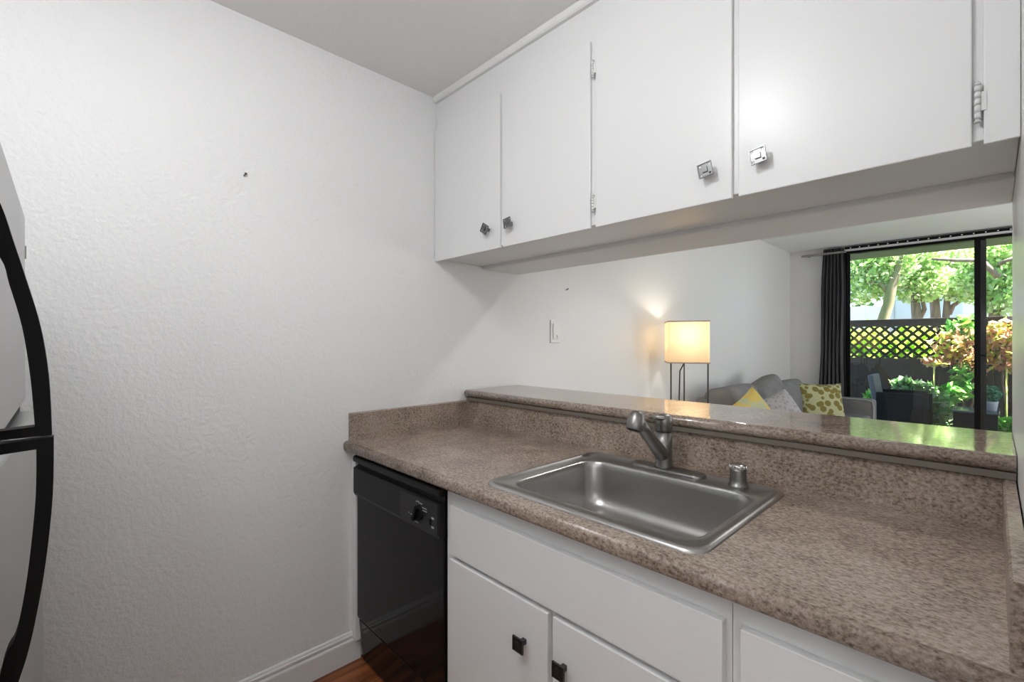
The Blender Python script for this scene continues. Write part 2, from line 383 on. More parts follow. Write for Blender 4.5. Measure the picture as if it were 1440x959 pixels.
for x0, x1, (kx, tilt), hx in doors:
    d = MB().box(x0, x1, DF, FF-.0005, 1.705, 2.336 if x0 < .93 else 2.345).build('door', M['cab'], uc, bevel=.0025)
    knob_parts(d, kx, DF-.024, 1.787+.003, tilt, M['pewter'])
    if hx:
        for hz in (2.238, 1.788): hinge_parts(d, hx, DF-.001, hz, .024 if hx < 1 else .033)
MB().box(1.841, 1.8892, DF, FF-.0005, 1.705, 2.487).build('end_stile', M['cab'], uc, bevel=.002)

# ------------------------------------------------------------------ countertop
ct = thing('countertop', (.95, 1.15, .876), 'speckled brown laminate kitchen countertop with rounded front edge and backsplashes', 'countertop')
X1 = 1.887
def nose(y0, y1, z0, z1, back=False, r=.016, n=6):
    p = [(y1, z0), (y1, z1)]
    for k in range(n+1):
        t = math.pi/2*k/n; p.append((y0+r-r*math.sin(t), z1-r+r*math.cos(t)))
    r2 = .012
    for k in range(n+1):
        t = math.pi/2*k/n; p.append((y0+r2-r2*math.cos(t), z0+r2-r2*math.sin(t)))
    return p
b = MB(); b.prism(nose(.824, .90, .874, .914), 'X', .001, X1, smooth=True)
b.box(.001, .852, .90, 1.490, .880, .914); b.box(1.448, X1, .90, 1.490, .880, .914)
b.box(.852, 1.448, 1.386, 1.490, .880, .914)
slab = b.build('slab', M['granite'], ct)
MB().prism([(1.4715, .914), (1.4715, 1.024), (1.4745, 1.028), (1.4925, 1.028), (1.4925, .914)], 'X', .001, X1).build('backsplash', M['granite'], ct)
MB().prism([(.001, .914), (.020, .914), (.020, 1.024), (.017, 1.028), (.001, 1.028)], 'Y', .846, 1.471).build('side_splash', M['granite'], ct)
MB().prism([(X1, .914), (1.868, .914), (1.868, 1.024), (1.871, 1.028), (X1, 1.028)], 'Y', .846, 1.471).build('side_splash', M['granite'], ct)

# raised bar top
bt = thing('bar_top', (.95, 1.65, 1.042), 'raised speckled brown bar ledge with bullnose edge on the half wall', 'bar ledge')
def round_slab(y0, y1, z0, z1, n=8):
    r = (z1-z0)/2; p = []
    for k in range(n+1):
        t = math.pi*k/n; p.append((y1-r+r*math.sin(t), (z0+z1)/2-r*math.cos(t)))
    for k in range(n+1):
        t = math.pi*k/n; p.append((y0+r-r*math.sin(t), (z0+z1)/2+r*math.cos(t)))
    return p
bb = MB().prism(round_slab(1.449, 1.848, 1.0435, 1.080), 'X', .003, 1.8885, smooth=True).build('ledge', M['granite2'], bt)
MB().prism([(1.458, 1.0435), (1.493, 1.0435), (1.493, 1.0285), (1.458, 1.0285)], 'X', .012, 1.888).build('support_strip', M['strip'], bt)

# ------------------------------------------------------------------ sink
sk = thing('sink', (1.15, 1.13, .914), 'stainless steel single bowl drop-in sink set into the counter', 'sink')
def rrect(x0, x1, y0, y1, r, n=8):
    p = []
    for cx, cy, a0 in ((x1-r, y0+r, -90), (x1-r, y1-r, 0), (x0+r, y1-r, 90), (x0+r, y0+r, 180)):
        for k in range(n+1):
            t = R(a0+90*k/n); p.append((cx+r*math.cos(t), cy+r*math.sin(t)))
    return p
def loft(loops, smooth=True, cap=True):
    b = MB(); n = len(loops[0][0]); vv = []
    for pts, z in loops: vv += [(x, y, z) for x, y in pts]
    ff = [(i*n+k, i*n+(k+1) % n, (i+1)*n+(k+1) % n, (i+1)*n+k) for i in range(len(loops)-1) for k in range(n)]
    b.add(vv, ff, smooth)
    if cap: b.add(vv[-n:], [tuple(range(n))], smooth)
    return b
ox0, ox1, oy0, oy1 = .826, 1.470, .868, 1.412
ix0, ix1, iy0, iy1 = .886, 1.430, .916, 1.312
def O(d, r=.045): return rrect(ox0+d, ox1-d, oy0+d, oy1-d, max(r-d*.6, .01))
def I(d, r=.062, ): return rrect(ix0+d, ix1-d, iy0+d, iy1-d, max(r, .005))
L = [(O(0), .9142), (O(.001), .9165), (O(.004), .9200), (O(.010), .9212), (O(.015), .9205), (O(.0165), .9175)]
L += [(I(-.006, .066), .9175), (I(-.002, .064), .9168), (I(.001), .9145), (I(.003), .910), (I(.006), .895)]
L += [(I(.010), .82), (I(.014), .798), (I(.019), .784), (I(.028), .773), (I(.042, .060), .766), (I(.060, .055), .7635)]
cxs, cys = (ix0+ix1)/2, (iy0+iy1)/2
def circ(r):  # same vertex count & order as rrect
    p = rrect(-1, 1, -1, 1, .999); return [(cxs+r*x/math.hypot(x, y), cys+r*y/math.hypot(x, y)) for x, y in p]
L += [(circ(.060), .760), (circ(.045), .7595), (circ(.042), .754), (circ(.030), .748)]
sb_ = loft(L).build('sink_bowl', M['steel'], sk)
b = MB().lathe((cxs, cys, .7495), [(.001, .006), (.012, .006), (.028, .001), (.030, 0)], 20); b.build('strainer', M['chrome'], sk)

# faucet
bx, by = 1.130, 1.366
fc = thing('faucet', (bx, by, .918), 'brushed nickel pull-out faucet with slanted spout mounted behind the sink bowl', 'faucet')
pts = rrect(1.018, 1.262, by-.030, by+.030, .0295, 8)
loft([(pts, .9178), (pts, .9235), (rrect(1.022, 1.258, by-.026, by+.026, .0255, 8), .9275)]).build('deck_plate', M['faucet'], fc)
b = MB().lathe((bx, by, .9275), [(.0285, 0), (.0275, .006), (.0262, .02), (.0255, .06), (.0255, .112)], 32); b.build('body', M['faucet'], fc)
b = MB().lathe((bx, by, 1.0415), [(.0262, -.002), (.0262, .030), (.0250, .040), (.0215, .048), (.015, .0535), (.006, .056)], 32)
hd = b.build('lever_base', M['faucet'], fc)
b = MB(); 
vv = []
for t, wd, zz, th in ((0, .016, 1.076, .014), (.25, .016, 1.080, .013), (.5, .0145, 1.084, .011), (.75, .0125, 1.0875, .009), (1, .009, 1.0885, .006)):
    y = by+.012-t*.088
    for sx, sz in ((-1, 0), (-.6, th), (.6, th), (1, 0), (.6, -th*.5), (-.6, -th*.5)): vv.append((bx+sx*wd, y, zz+sz*.8))
b.add(vv, [(i*6+k, i*6+(k+1) % 6, (i+1)*6+(k+1) % 6, (i+1)*6+k) for i in range(4) for k in range(6)], True)
b.add(vv[:6], [tuple(range(6))]); b.add(vv[-6:], [tuple(range(6))])
b.build('lever', M['faucet'], fc)
# spout: thick tapering arm rising toward the bowl
p0 = Vector((bx, by+.004, .955)); p1 = Vector((bx, by-.150, 1.085))
b = MB().tube([p0 + (p1-p0)*t for t in (0, .12, .3, .5, .7, .86, 1)], [.0215, .022, .0205, .0185, .0175, .0180, .0185], 24)
b.build('spout', M['faucet'], fc)
ax = Vector((0, -.35, -.93)).normalized()
hc = Vector((bx, by-.162, 1.101))
rot = ax.to_track_quat('Z', 'Y').to_matrix().to_4x4()
b = MB().lathe(hc, [(.004, -.022), (.014, -.019), (.021, -.010), (.0245, .004), (.0255, .018), (.0245, .034), (.0225, .037), (.0205, .037)], 32, m=rot)
sh = b.build('spray_head', M['faucet'], fc)
MB().lathe(hc, [(.0195, .0335), (.0195, .0385), (.004, .0385)], 24, m=rot).build('nozzle_face', M['blackpl'], sh)
MB().box(bx-.0045, bx+.0045, by-.072, by-.060, 1.0, 1.007).build('release_button', M['blackpl'], fc)

# air gap cap
ag = thing('air_gap', (1.355, 1.366, .9175), 'small chrome capped cylinder on the sink deck right of the faucet', 'sink air gap')
MB().lathe((1.355, 1.366, .9175), [(.0265, 0), (.0265, .004), (.0235, .006), (.0225, .02), (.0215, .045), (.0205, .050)], 28).build('sleeve', M['faucet'], ag)
b = MB().lathe((1.355, 1.366, .9680), [(.0200, -.001), (.0215, .002), (.0215, .008), (.0195, .0105), (.004, .0115)], 28)
for k in range(14):
    t = 2*math.pi*k/14; x, y = 1.355+.0218*math.cos(t), 1.366+.0218*math.sin(t); b.cyl((x, y, .9690), (x, y, .9765), .0018, n=6)
b.build('ribbed_cap', M['chrome'], ag)

# ------------------------------------------------------------------ dishwasher
dw = thing('dishwasher', (.35, 1.15, 0), 'black built-in dishwasher with dial control panel at the left end of the counter', 'dishwasher')
MB().box(.037, .655, .895, 1.46, .10, .868).build('tub', M['dark'], dw)
MB().box(.045, .652, .862, .894, .196, .70).build('door', M['blackgl'], dw, bevel=.004)
# control panel with grip recess
b = MB().prism([(.894, .697), (.851, .700), (.846, .712), (.846, .812), (.860, .816), (.866, .822), (.866, .832), (.846, .836), (.844, .842), (.844, .854), (.850, .860), (.894, .860)], 'X', .044, .650)
cp = b.build('control_panel', M['blackpl'], dw, bevel=.002)
MB().box(.416, .638, .8445, .8465, .706, .806).build('dial_plate', M['blackpl2'], cp)
b = MB().lathe((.533, .8445, .758), [(.0265, 0), (.025, -.006), (.023, -.008)], 32, axis='Y')
mt = Matrix.Translation((.533, .836, .758)) @ Matrix.Rotation(R(25), 4, 'Y')
b.box(-.0055, .0055, -.014, .001, -.024, .024, mt)
b.build('dial', M['handle'], cp, bevel=.001)
b = MB().box(.598, .606, .840, .845, .736, .756); b.build('rocker_switch', M['handle'], cp, bevel=.001)
def mark(*q): MB().box(*q).build('printed_mark', M['mark'], cp)
for k, (x, z, wd) in enumerate(((.516, .790, .004), (.522, .7925, .012), (.532, .789, .022), (.553, .7785, .026), (.556, .7700, .024), (.500, .752, .014), (.512, .722, .020), (.470, .741, .005), (.482, .739, .010))):
    mark(x, x+wd, .8438, .8446, z, z+.0028)
mark(.607, .620, .8438, .8446, .757, .763); mark(.607, .620, .8438, .8446, .728, .734)
MB().box(.0455, .6515, .872, .894, .186, .193).build('lower_trim', M['blackpl'], dw)
MB().prism([(.870, .184), (.894, .184), (.905, .010), (.888, .010)], 'X', .0455, .6515).build('access_panel', M['blackgl'], dw, bevel=.002)
# white filler strip beside the dishwasher
tag(MB().box(.0008, .034, .860, .885, .088, .873).build('filler_strip', M['cab_low'], bevel=.003), 'narrow white vertical filler board between the left wall and the black dishwasher', 'filler board')

# ------------------------------------------------------------------ base cabinets
sc = thing('sink_cabinet', (1.1, 1.15, 0), 'white painted base cabinet with wide false drawer front below the sink', 'base cabinet')
b = MB(); b.box(.660, 1.526, .869, 1.475, .10, .70); b.box(.660, 1.526, .869, .885, .70, .8735); b.box(.660, .676, .885, 1.475, .70, .873); b.box(1.510, 1.526, .885, 1.475, .70, .873)
b.box(.660, 1.526, .93, 1.475, 0, .10)
b.build('cabinet_body', M['cab_low'], sc)
MB().box(.694, 1.516, .850, .8688, .672, .822).build('drawer_front', M['cab_low'], sc, bevel=.0018)
d1 = MB().box(.694, 1.097, .850, .8688, .12, .658).build('door', M['cab_low'], sc, bevel=.0018)
d2 = MB().box(1.113, 1.516, .850, .8688, .12, .658).build('door', M['cab_low'], sc, bevel=.0018)
knob_parts(d1, 1.019, .826, .557, 0, M['blackknob'], .036, .024, False)
knob_parts(d2, 1.152, .826, .557, 0, M['blackknob'], .036, .024, False)
dc = thing('drawer_cabinet', (1.71, 1.15, 0), 'narrow white base cabinet with drawer at the right end of the counter', 'base cabinet')
b = MB(); b.box(1.5275, 1.888, .869, 1.475, .10, .8735); b.box(1.5275, 1.888, .93, 1.475, 0, .10); b.build('cabinet_body', M['cab_low'], dc)
MB().box(1.546, 1.876, .850, .8688, .672, .822).build('drawer_front', M['cab_low'], dc, bevel=.0018)
MB().box(1.546, 1.876, .850, .8688, .12, .658).build('door', M['cab_low'], dc, bevel=.0018)

# ------------------------------------------------------------------ refrigerator
fr = thing('refrigerator', (.68, -.42, 0), 'stainless refrigerator with black bowed door handles against the left edge', 'refrigerator')
MB().box(.30, 1.06, -.80, -.135, .02, 1.63).build('cabinet_body', M['blackpl'], fr, bevel=.006)
du = MB().box(.30, 1.06, -.134, -.066, 1.188, 1.615).build('freezer_door', M['fridge'], fr, bevel=.006, seg=3)
dl = MB().prism([(.30, -.134), (1.06, -.134), (1.06, -.068), (.30, -.036)], 'Z', .07, 1.165).build('fridge_door', M['fridge'], fr, bevel=.010, seg=3)
MB().box(.303, 1.057, -.132, -.074, 1.1655, 1.1875).build('door_gasket', M['handle'], fr)
MB().box(.302, .308, -.0665, -.0635, 1.515, 1.545).build('door_stop', M['chrome'], du)
FW_, YW = 652., R(46.03)
def onX(u, v, X):
    a = (u-720)/FW_; bq = (479.5-v)/FW_
    r = (-math.sin(YW)+a*math.cos(YW), math.cos(YW)+a*math.sin(YW), bq); t = (X-1.853)/r[0]
    return (t*r[1], 1.326+t*r[2])
HX = 1.0
def catm(pts, n=6):
    out = []
    for i in range(len(pts)-1):
        p0 = pts[max(i-1, 0)]; p1 = pts[i]; p2 = pts[i+1]; p3 = pts[min(i+2, len(pts)-1)]
        for k in range(n):
            t = k/n; out.append(tuple(.5*((2*p1[j])+(-p0[j]+p2[j])*t+(2*p0[j]-5*p1[j]+4*p2[j]-p3[j])*t*t+(-p0[j]+3*p1[j]-3*p2[j]+p3[j])*t**3) for j in (0, 1)))
    out.append(pts[-1]); return out
def band(outer, inner, foot_o, foot_i):
    # strips between two matching curves plus a foot returning to the door
    n = 24
    def res(c):
        c = catm(c, 12); return [c[round(k*(len(c)-1)/n)] for k in range(n+1)]
    return res(outer), res(inner)
def handle(outer, inner, foot, name, parent):
    o_, i_ = band(outer, inner, None, None); b = MB()
    x0, x1 = HX-.024, HX
    for k in range(len(o_)-1):
        q = [o_[k], o_[k+1], i_[k+1], i_[k]]
        vv = [(x, p[0], p[1]) for x in (x0, x1) for p in q]
        b.add(vv, [(0, 1, 5, 4), (3, 2, 6, 7), (0, 1, 2, 3), (4, 5, 6, 7)])
    for q in (foot,):
        b.prism(q, 'X', x0, x1)
    return b.build(name, M['handle'], parent)
ou = [onX(u, v, HX) for u, v in ((73, 612), (68.5, 530), (57, 460), (39, 400), (19, 340), (0, 285))] + [(-.073, 1.53)]
iu = [onX(u, v, HX) for u, v in ((49, 600), (42.5, 530), (31, 460), (13, 400), (0, 362))] + [(-.086, 1.475), (-.094, 1.50)]
ft = [onX(0, 617, HX), onX(73, 612, HX), onX(49, 600, HX), onX(0, 605, HX)]
ft = [(-.068, ft[0][1]-.002), ft[1], ft[2], (-.068, ft[3][1]-.002)]
handle(ou, iu, ft, 'handle', du)
ol = [onX(u, v, HX) for u, v in ((75.5, 615), (74, 700), (64.5, 790), (52, 862), (40, 915), (26, 959))] + [(-.068, .80)]
il = [onX(u, v, HX) for u, v in ((51, 632), (50, 700), (41, 790), (30, 860), (20, 900), (5, 931))] + [(-.072, .83)]
ft = [(-.066, onX(0, 637, HX)[1]-.003), onX(51, 632, HX), onX(75.5, 615, HX), (-.066, onX(0, 623, HX)[1]-.002)]
handle(ol, il, ft, 'handle', dl)

# ------------------------------------------------------------------ ceiling fixtures (above the frame)
def fixture(name, loc, label):
    f = thing(name, (loc[0], loc[1], HC), label, 'ceiling light')
    MB().lathe((loc[0], loc[1], HC), [(.001, -.0005), (.08, -.0005), (.08, -.012), (.03, -.02), (.014, -.05), (.001, -.051)], 28).build('canopy', M['plate'], f)
    return f
fixture('ceiling_light', KL, 'small round ceiling light fixture above the kitchen aisle')
fixture('ceiling_light', LL, 'small round ceiling light fixture on the dining side of the bar')

# ------------------------------------------------------------------ wall details
tag(MB().cyl((0.0, .46, 1.915), (.012, .463, 1.921), .0022, n=8).cyl((.011, .463, 1.920), (.013, .463, 1.921), .0045, n=10).build('nail', M['pewter'], org=(0, .46, 1.915)),
    'small metal nail sticking out of the bare left kitchen wall', 'nail')
tag(MB().cyl((-.004, 2.264, 1.645), (.010, 2.264, 1.651), .0025, n=8).cyl((.009, 2.264, 1.651), (.011, 2.264, 1.652), .0055, n=10).build('nail', M['pewter'], org=(-.004, 2.264, 1.645)),
    'small nail in the living room wall above the white switch plate', 'nail')
sw = thing('dimmer_switch', (-.004, 2.153, 1.385), 'white rectangular dimmer switch plate on the living room wall', 'light switch')
MB().box(-.0038, .003, 2.110, 2.196, 1.315, 1.455).build('switch_plate', M['plate'], sw, bevel=.003)
MB().box(.003, .009, 2.128, 2.178, 1.338, 1.432).build('paddle', M['plate'], sw, bevel=.002)
MB().box(.009, .015, 2.158, 2.166, 1.345, 1.362).build('slider', M['plate'], sw, bevel=.001)
tag(MB().box(-.0038, .002, 3.93, 3.975, 1.075, 1.095).build('wall_jack', M['plate'], bevel=.002), 'tiny white jack on the living room wall right of the lamp legs', 'wall jack')

# ------------------------------------------------------------------ floor lamp
LC = Vector((.255, 3.36, 0)); LA = math.atan2(-3.36, 1.853-.255) + R(90) + R(7)   # front face nearly toward the kitchen
lp = thing('floor_lamp', LC, 'lit floor lamp with square cream shade on thin dark metal legs', 'floor lamp')
ml = Matrix.Translation(LC) @ Matrix.Rotation(LA, 4, 'Z')
h = .143
b = MB(); z0, z1 = 1.166, 1.470; t = .002
rr = rrect(-h, h, -h, h, .012, 4); ri = rrect(-h+t, h-t, -h+t, h-t, .010, 4); n = len(rr)
vv = [ml @ Vector((x, y, z)) for pts, z in ((rr, z0), (rr, z1), (ri, z1), (ri, z0)) for x, y in pts]
b.add(vv, [(i*n+k, i*n+(k+1) % n, ((i+1) % 4)*n+(k+1) % n, ((i+1) % 4)*n+k) for i in range(4) for k in range(n)], False)
b.build('lamp_shade', M['shade'], lp)
b = MB()
STM = mat('taupe_shade_trim', (.40, .31, .25), .7)
for zz in (z0-.003, z1-.005):
    b = MB()
    for a0, a1, c0, c1 in ((-h-.001, h+.001, -h-.001, -h+.003), (-h-.001, h+.001, h-.003, h+.001), (-h-.001, -h+.003, -h+.003, h-.003), (h-.003, h+.001, -h+.003, h-.003)):
        b.box(a0, a1, c0, c1, zz, zz+.008, ml)
    b.build('shade_trim', STM, lp)
for x, y in ((-h+.022, -h+.012), (h-.012, -h+.012), (0.0, h-.02)):
    p = ml @ Vector((x, y, 0)); b = MB().cyl((p.x, p.y, 0), (p.x, p.y, z0+.01), .0055, n=10); b.build('leg', M['legm'], lp)
b = MB()
q = [ml @ Vector(v) for v in ((-h+.022, -h+.012, z0+.004), (0, h-.02, z0+.004), (h-.012, -h+.012, z0+.004))]
b.tube(q + [q[0]], .004, 8); b.build('top_frame', M['legm'], lp)
p = [ml @ Vector(v) for v in ((0, 0, 1.33), (0, 0, 1.20), (-.02, 0, 1.15), (-.045, 0, 1.10), (-.05, .0, .9), (-.05, 0, .02))]
MB().tube(p, .005, 8).build('power_cord', M['legm'], lp)
MB().lathe(LC + Vector((0, 0, 1.27)), [(.012, 0), (.016, .01), (.016, .045), (.012, .05)], 16).build('socket', M['legm'], lp)
point('floor_lamp_bulb', LC + Vector((0, 0, 1.375)), SHADE_POWER, .03, (1.0, .93, .80))

# ------------------------------------------------------------------ sofa
sf = thing('sofa', (.5, 5.15, 0), 'grey fabric sofa with loose back cushions against the living room wall', 'sofa')
def soft(name, parent, cx, cy, cz, sx, sy, sz, m, rot=(0, 0, 0), bev=.06, lab=None, puff=0.0):
    mt = Matrix.Translation((cx, cy, cz)) @ Euler([R(a) for a in rot]).to_matrix().to_4x4()
    bm = bmesh.new(); bmesh.ops.create_cube(bm, size=1)
    for v in bm.verts: v.co = Vector((v.co.x*sx, v.co.y*sy, v.co.z*sz))
    bmesh.ops.bevel(bm, geom=bm.edges[:], offset=bev, segments=5, profile=.55, affect='EDGES')
    bmesh.ops.subdivide_edges(bm, edges=[e for e in bm.edges if e.calc_length() > .12], cuts=6, use_grid_fill=True)
    for v in bm.verts:
        a, c, d = v.co.x/(sx/2), v.co.y/(sy/2), v.co.z/(sz/2)
        if puff: v.co.x *= 1+puff*(1-min(1, c*c))*(1-min(1, d*d))
    bm.transform(mt)
    b = MB(); b.v = [tuple(v.co) for v in bm.verts]; bm.verts.index_update()
    b.f = [tuple(v.index for v in f.verts) for f in bm.faces]; b.sm = [True]*len(b.f); bm.free()
    return b.build(name, m, parent, org=None if parent else (cx, cy, cz-sz/2))
soft('base', sf, .50, 5.2, .23, .86, 2.62, .30, M['sofa'], bev=.03)
soft('backrest', sf, .15, 5.2, .60, .20, 2.60, .48, M['sofa'], bev=.07)
a1 = soft('armrest', sf, .50, 6.55, .42, .88, .20, .50, M['sofa'], bev=.045)
soft('armrest', sf, .50, 3.86, .42, .88, .20, .50, M['sofa'], bev=.045)
for y in (4.34, 5.20, 6.02): soft('seat_cushion', sf, .56, y, .43, .72, .83, .16, M['sofa'], bev=.045)
soft('back_cushion', sf, .27, 4.27, .70, .22, .72, .46, M['sofa'], rot=(0, -10, 0), bev=.08, puff=.35)
soft('back_cushion', sf, .32, 4.92, .70, .20, .68, .48, M['sofa'], rot=(12, -18, -6), bev=.07, puff=.35)
soft('back_cushion', sf, .27, 5.75, .67, .20, .72, .44, M['sofa'], rot=(0, -10, 0), bev=.07, puff=.35)
b = MB(); 
ar = [(.07, 6.449, .668), (.5, 6.449, .668), (.88, 6.449, .668), (.925, 6.449, .650), (.938, 6.449, .60), (.938, 6.449, .3), (.938, 6.449, .20)]
b.tube(ar, .006, 8); b.build('piping', M['pipe'], a1)
for x in (.12, .88):
    for y in (3.9, 6.5): MB().cyl((x, y, 0), (x, y, .085), .018, .026, n=12).build('leg', M['legm'], sf)

def pillow(name, c, size, m, rot, label, thick=.16):
    n = 16; b = MB(); mt = Matrix.Translation(c) @ Euler([R(a) for a in rot], 'XYZ').to_matrix().to_4x4()
    vv = []
    for side in (1, -1):
        for i in range(n+1):
            for j in range(n+1):
                a, d = 2*i/n-1, 2*j/n-1
                t = max(0, (1-abs(a)**2.4)*(1-abs(d)**2.4))**.5
                pinch = 1-.09*(1-a*a)*abs(d)**3 ; pinch2 = 1-.09*(1-d*d)*abs(a)**3
                vv.append(mt @ Vector((side*thick/2*t, a*size/2*pinch2, d*size/2*pinch)))
    N = (n+1)**2; ff = []
    for s_ in (0, 1):
        for i in range(n):
            for j in range(n):
                q = [s_*N+i*(n+1)+j, s_*N+(i+1)*(n+1)+j, s_*N+(i+1)*(n+1)+j+1, s_*N+i*(n+1)+j+1]
                ff.append(tuple(q if s_ == 0 else reversed(q)))
    b.add(vv, ff, True); o = b.build(name, m, org=c); return tag(o, label, 'throw pillow', 'throw pillows on the sofa')
pillow('throw_pillow', Vector((.545, 3.93, .70)), .42, M['p_yellow'], (26, -22, -22), 'yellow floral throw pillow on the sofa, nearest the lamp')
pillow('throw_pillow', Vector((.56, 4.57, .675)), .40, M['p_grey'], (20, -24, -30), 'pale grey throw pillow between the yellow and the green leaf-print ones')
pillow('throw_pillow', Vector((.54, 5.98, .625)), .50, M['p_green'], (-1, -18, -50), 'large green leaf-print throw pillow beside the far sofa armrest')

# ------------------------------------------------------------------ curtain, rod and blind track
cr = thing('curtain_rod', (.9, 6.80, 2.42), 'brushed metal curtain rod above the sliding door left side', 'curtain rod')
MB().box(.15, .62, 6.795, 6.815, 2.395, 2.420).build('rod', M['rodm'], cr, bevel=.003)
MB().box(.20, .225, 6.813, 6.899, 2.40, 2.412).build('bracket', M['rodm'], cr)
cu = MB(); n = 90; rows = 14
vv = []
for r_ in range(rows+1):
    z = 2.468 - (2.468-.03)*r_/rows; sp = .105+.03*min(1, r_/6)+.01*math.sin(r_*.7)
    for k in range(n+1):
        t = k/n; x = .485+(t-.5)*2*sp - .014*r_/rows*2; ph = t*2*math.pi*6.5
        vv.append((x+.008*math.sin(ph*2+r_*.2), 6.845+.030*math.sin(ph+.15*math.sin(r_*.5)), z))
cu.add(vv, [(r_*(n+1)+k, r_*(n+1)+k+1, (r_+1)*(n+1)+k+1, (r_+1)*(n+1)+k) for r_ in range(rows) for k in range(n)], True)
cuo = cu.build('curtain', M['curtain'])
sm_ = cuo.modifiers.new('thick', 'SOLIDIFY'); sm_.thickness = .002
tag(cuo, 'dark charcoal curtain gathered at the left side of the sliding glass door', 'curtain')
tr = thing('blind_track', (1.75, 6.87, 2.43), 'dark vertical blind track with white carriers under the living room ceiling', 'blind track')
MB().box(.60, 2.93, 6.842, 6.895, 2.437, 2.470).build('headrail', M['alum'], tr, bevel=.002)
MB().box(.60, 2.93, 6.838, 6.844, 2.425, 2.438).build('front_lip', M['plate'], tr, bevel=.001)
for k in range(26):
    x = .66+k*.088; MB().box(x-.006, x+.006, 6.8375, 6.8425, 2.446, 2.456).build('carrier', M['plate'], tr)

# ------------------------------------------------------------------ patio
def outs(name, m, *b_, bevel=0): return struct(MB().box(*b_).build(name, m, bevel=bevel))
outs('ground_patio', M['conc'], -2.5, 5.5, 7.0, 8.85, -.12, -.03)
outs('ground_garden', M['soil'], -8, 12, 8.85, 24, -.14, -.05)
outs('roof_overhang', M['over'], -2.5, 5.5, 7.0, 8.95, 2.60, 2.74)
# fence
fe = thing('privacy_fence', (1.2, 9.3, -.05), 'dark brown patio fence with diamond lattice above solid boards', 'fence')
b = MB(); b.box(-2.2, 4.6, 9.27, 9.34, 1.555, 1.645); b.box(-2.2, 4.6, 9.25, 9.36, 1.640, 1.665); b.build('top_rail', M['fence'], fe, bevel=.004)
MB().box(-2.2, 4.6, 9.27, 9.34, .97, 1.055).build('middle_rail', M['fence'], fe, bevel=.004)
b = MB()
x = -2.2
while x < 4.6: b.box(x, x+.138, 9.30, 9.32, -.05, .97); x += .14
b.build('board_panel', M['fence'], fe)
for x in (-2.2, .06, 2.32, 4.58): MB().box(x-.045, x+.045, 9.341, 9.43, -.06, 1.64).build('post', M['fence'], fe)
b = MB(); pit = .133; wd = .026; zl, zh = 1.055, 1.555; H = zh-zl
for d in (1, -1):
    k = -2.2-H
    while k < 4.6+H:
        xa, xb = (k, k+H) if d == 1 else (k+H, k)
        # slat quad as a thin prism
        y0, y1 = (9.298, 9.305) if d == 1 else (9.3052, 9.312)
        vv = []
        for y in (y0, y1):
            for xx, zz in ((xa-wd, zl), (xa+wd, zl), (xb+wd, zh), (xb-wd, zh)): vv.append((xx, y, zz))
        if min(xa, xb) > -2.25 and max(xa, xb) < 4.65:
            b.add(vv, [(0, 1, 2, 3), (4, 7, 6, 5), (0, 4, 5, 1), (1, 5, 6, 2), (2, 6, 7, 3), (3, 7, 4, 0)])
        k += pit
b.build('lattice_panel', M['fence'], fe)

# ------------------------------------------------------------------ foliage helper
def leaf_cloud(b, centers, count, size, flat=.5, shape=1.7, jitter=1.0, up=.3):
    for c, rad in centers:
        c = Vector(c); rx, ry, rz = rad
        for _ in range(int(count)):
            while True:
                p = Vector((random.uniform(-1, 1), random.uniform(-1, 1), random.uniform(-1, 1)))
                if p.length < 1: break
            p = p * (.55+.45*random.random()) if random.random() < .4 else p.normalized()*random.uniform(.7, 1)
            q = c + Vector((p.x*rx, p.y*ry, p.z*rz))
            nrm = Vector((random.gauss(0, 1), random.gauss(0, 1), random.gauss(0, 1)+up)).normalized()
            a = nrm.orthogonal().normalized(); a = Matrix.Rotation(random.uniform(0, 6.28), 3, nrm) @ a; c2 = nrm.cross(a)
            s = size*random.uniform(.6, 1.3)
            vv = [q-a*s*shape*.5, q-a*s*.1+c2*s*.5, q+a*s*shape*.5, q-a*s*.1-c2*s*.5]
            vv[0] -= nrm*s*.12; vv[2] -= nrm*s*.15
            b.add(vv, [(0, 1, 2), (0, 2, 3)])
def plant(name, loc, label, cat, leaves, lm, stems, sm, count, size, group=None, **kw):
    t = thing(name, loc, label, cat, group)
    b = MB(); leaf_cloud(b, leaves, count, size, **kw); fo = b.build('foliage', lm, t)
    b = MB()
    for pts, r in stems: b.tube(pts, r, 8)
    b.build('stems' if cat != 'tree' else 'trunk', sm, t)
    return t

# potted boxwood ball on the cube table
tb = thing('patio_table', (1.70, 8.38, -.03), 'black wicker cube side table on the patio behind the door frame', 'side table')
MB().box(1.50, 1.90, 8.16, 8.60, -.028, .425).build('table_body', M['wicker'], tb, bevel=.006)
MB().box(1.485, 1.915, 8.145, 8.615, .4255, .450).build('tabletop', mat('glass_tabletop', (.10, .13, .15), .15), tb, bevel=.004)
tp = thing('potted_topiary', (1.835, 8.33, .45), 'small round boxwood ball in a grey pot on the black patio table', 'potted plant')
MB().lathe((1.835, 8.33, .4502), [(.045, 0), (.055, .005), (.068, .10), (.072, .125), (.062, .125), (.058, .112)], 24).build('pot', M['pot'], tp)
b = MB(); leaf_cloud(b, [((1.835, 8.33, .665), (.10, .10, .10))], 700, .028, up=0); b.build('foliage', M['leafbox'], tp)
MB().cyl((1.835, 8.33, .53), (1.835, 8.33, .68), .012, n=8).build('stem', M['bark'], tp)

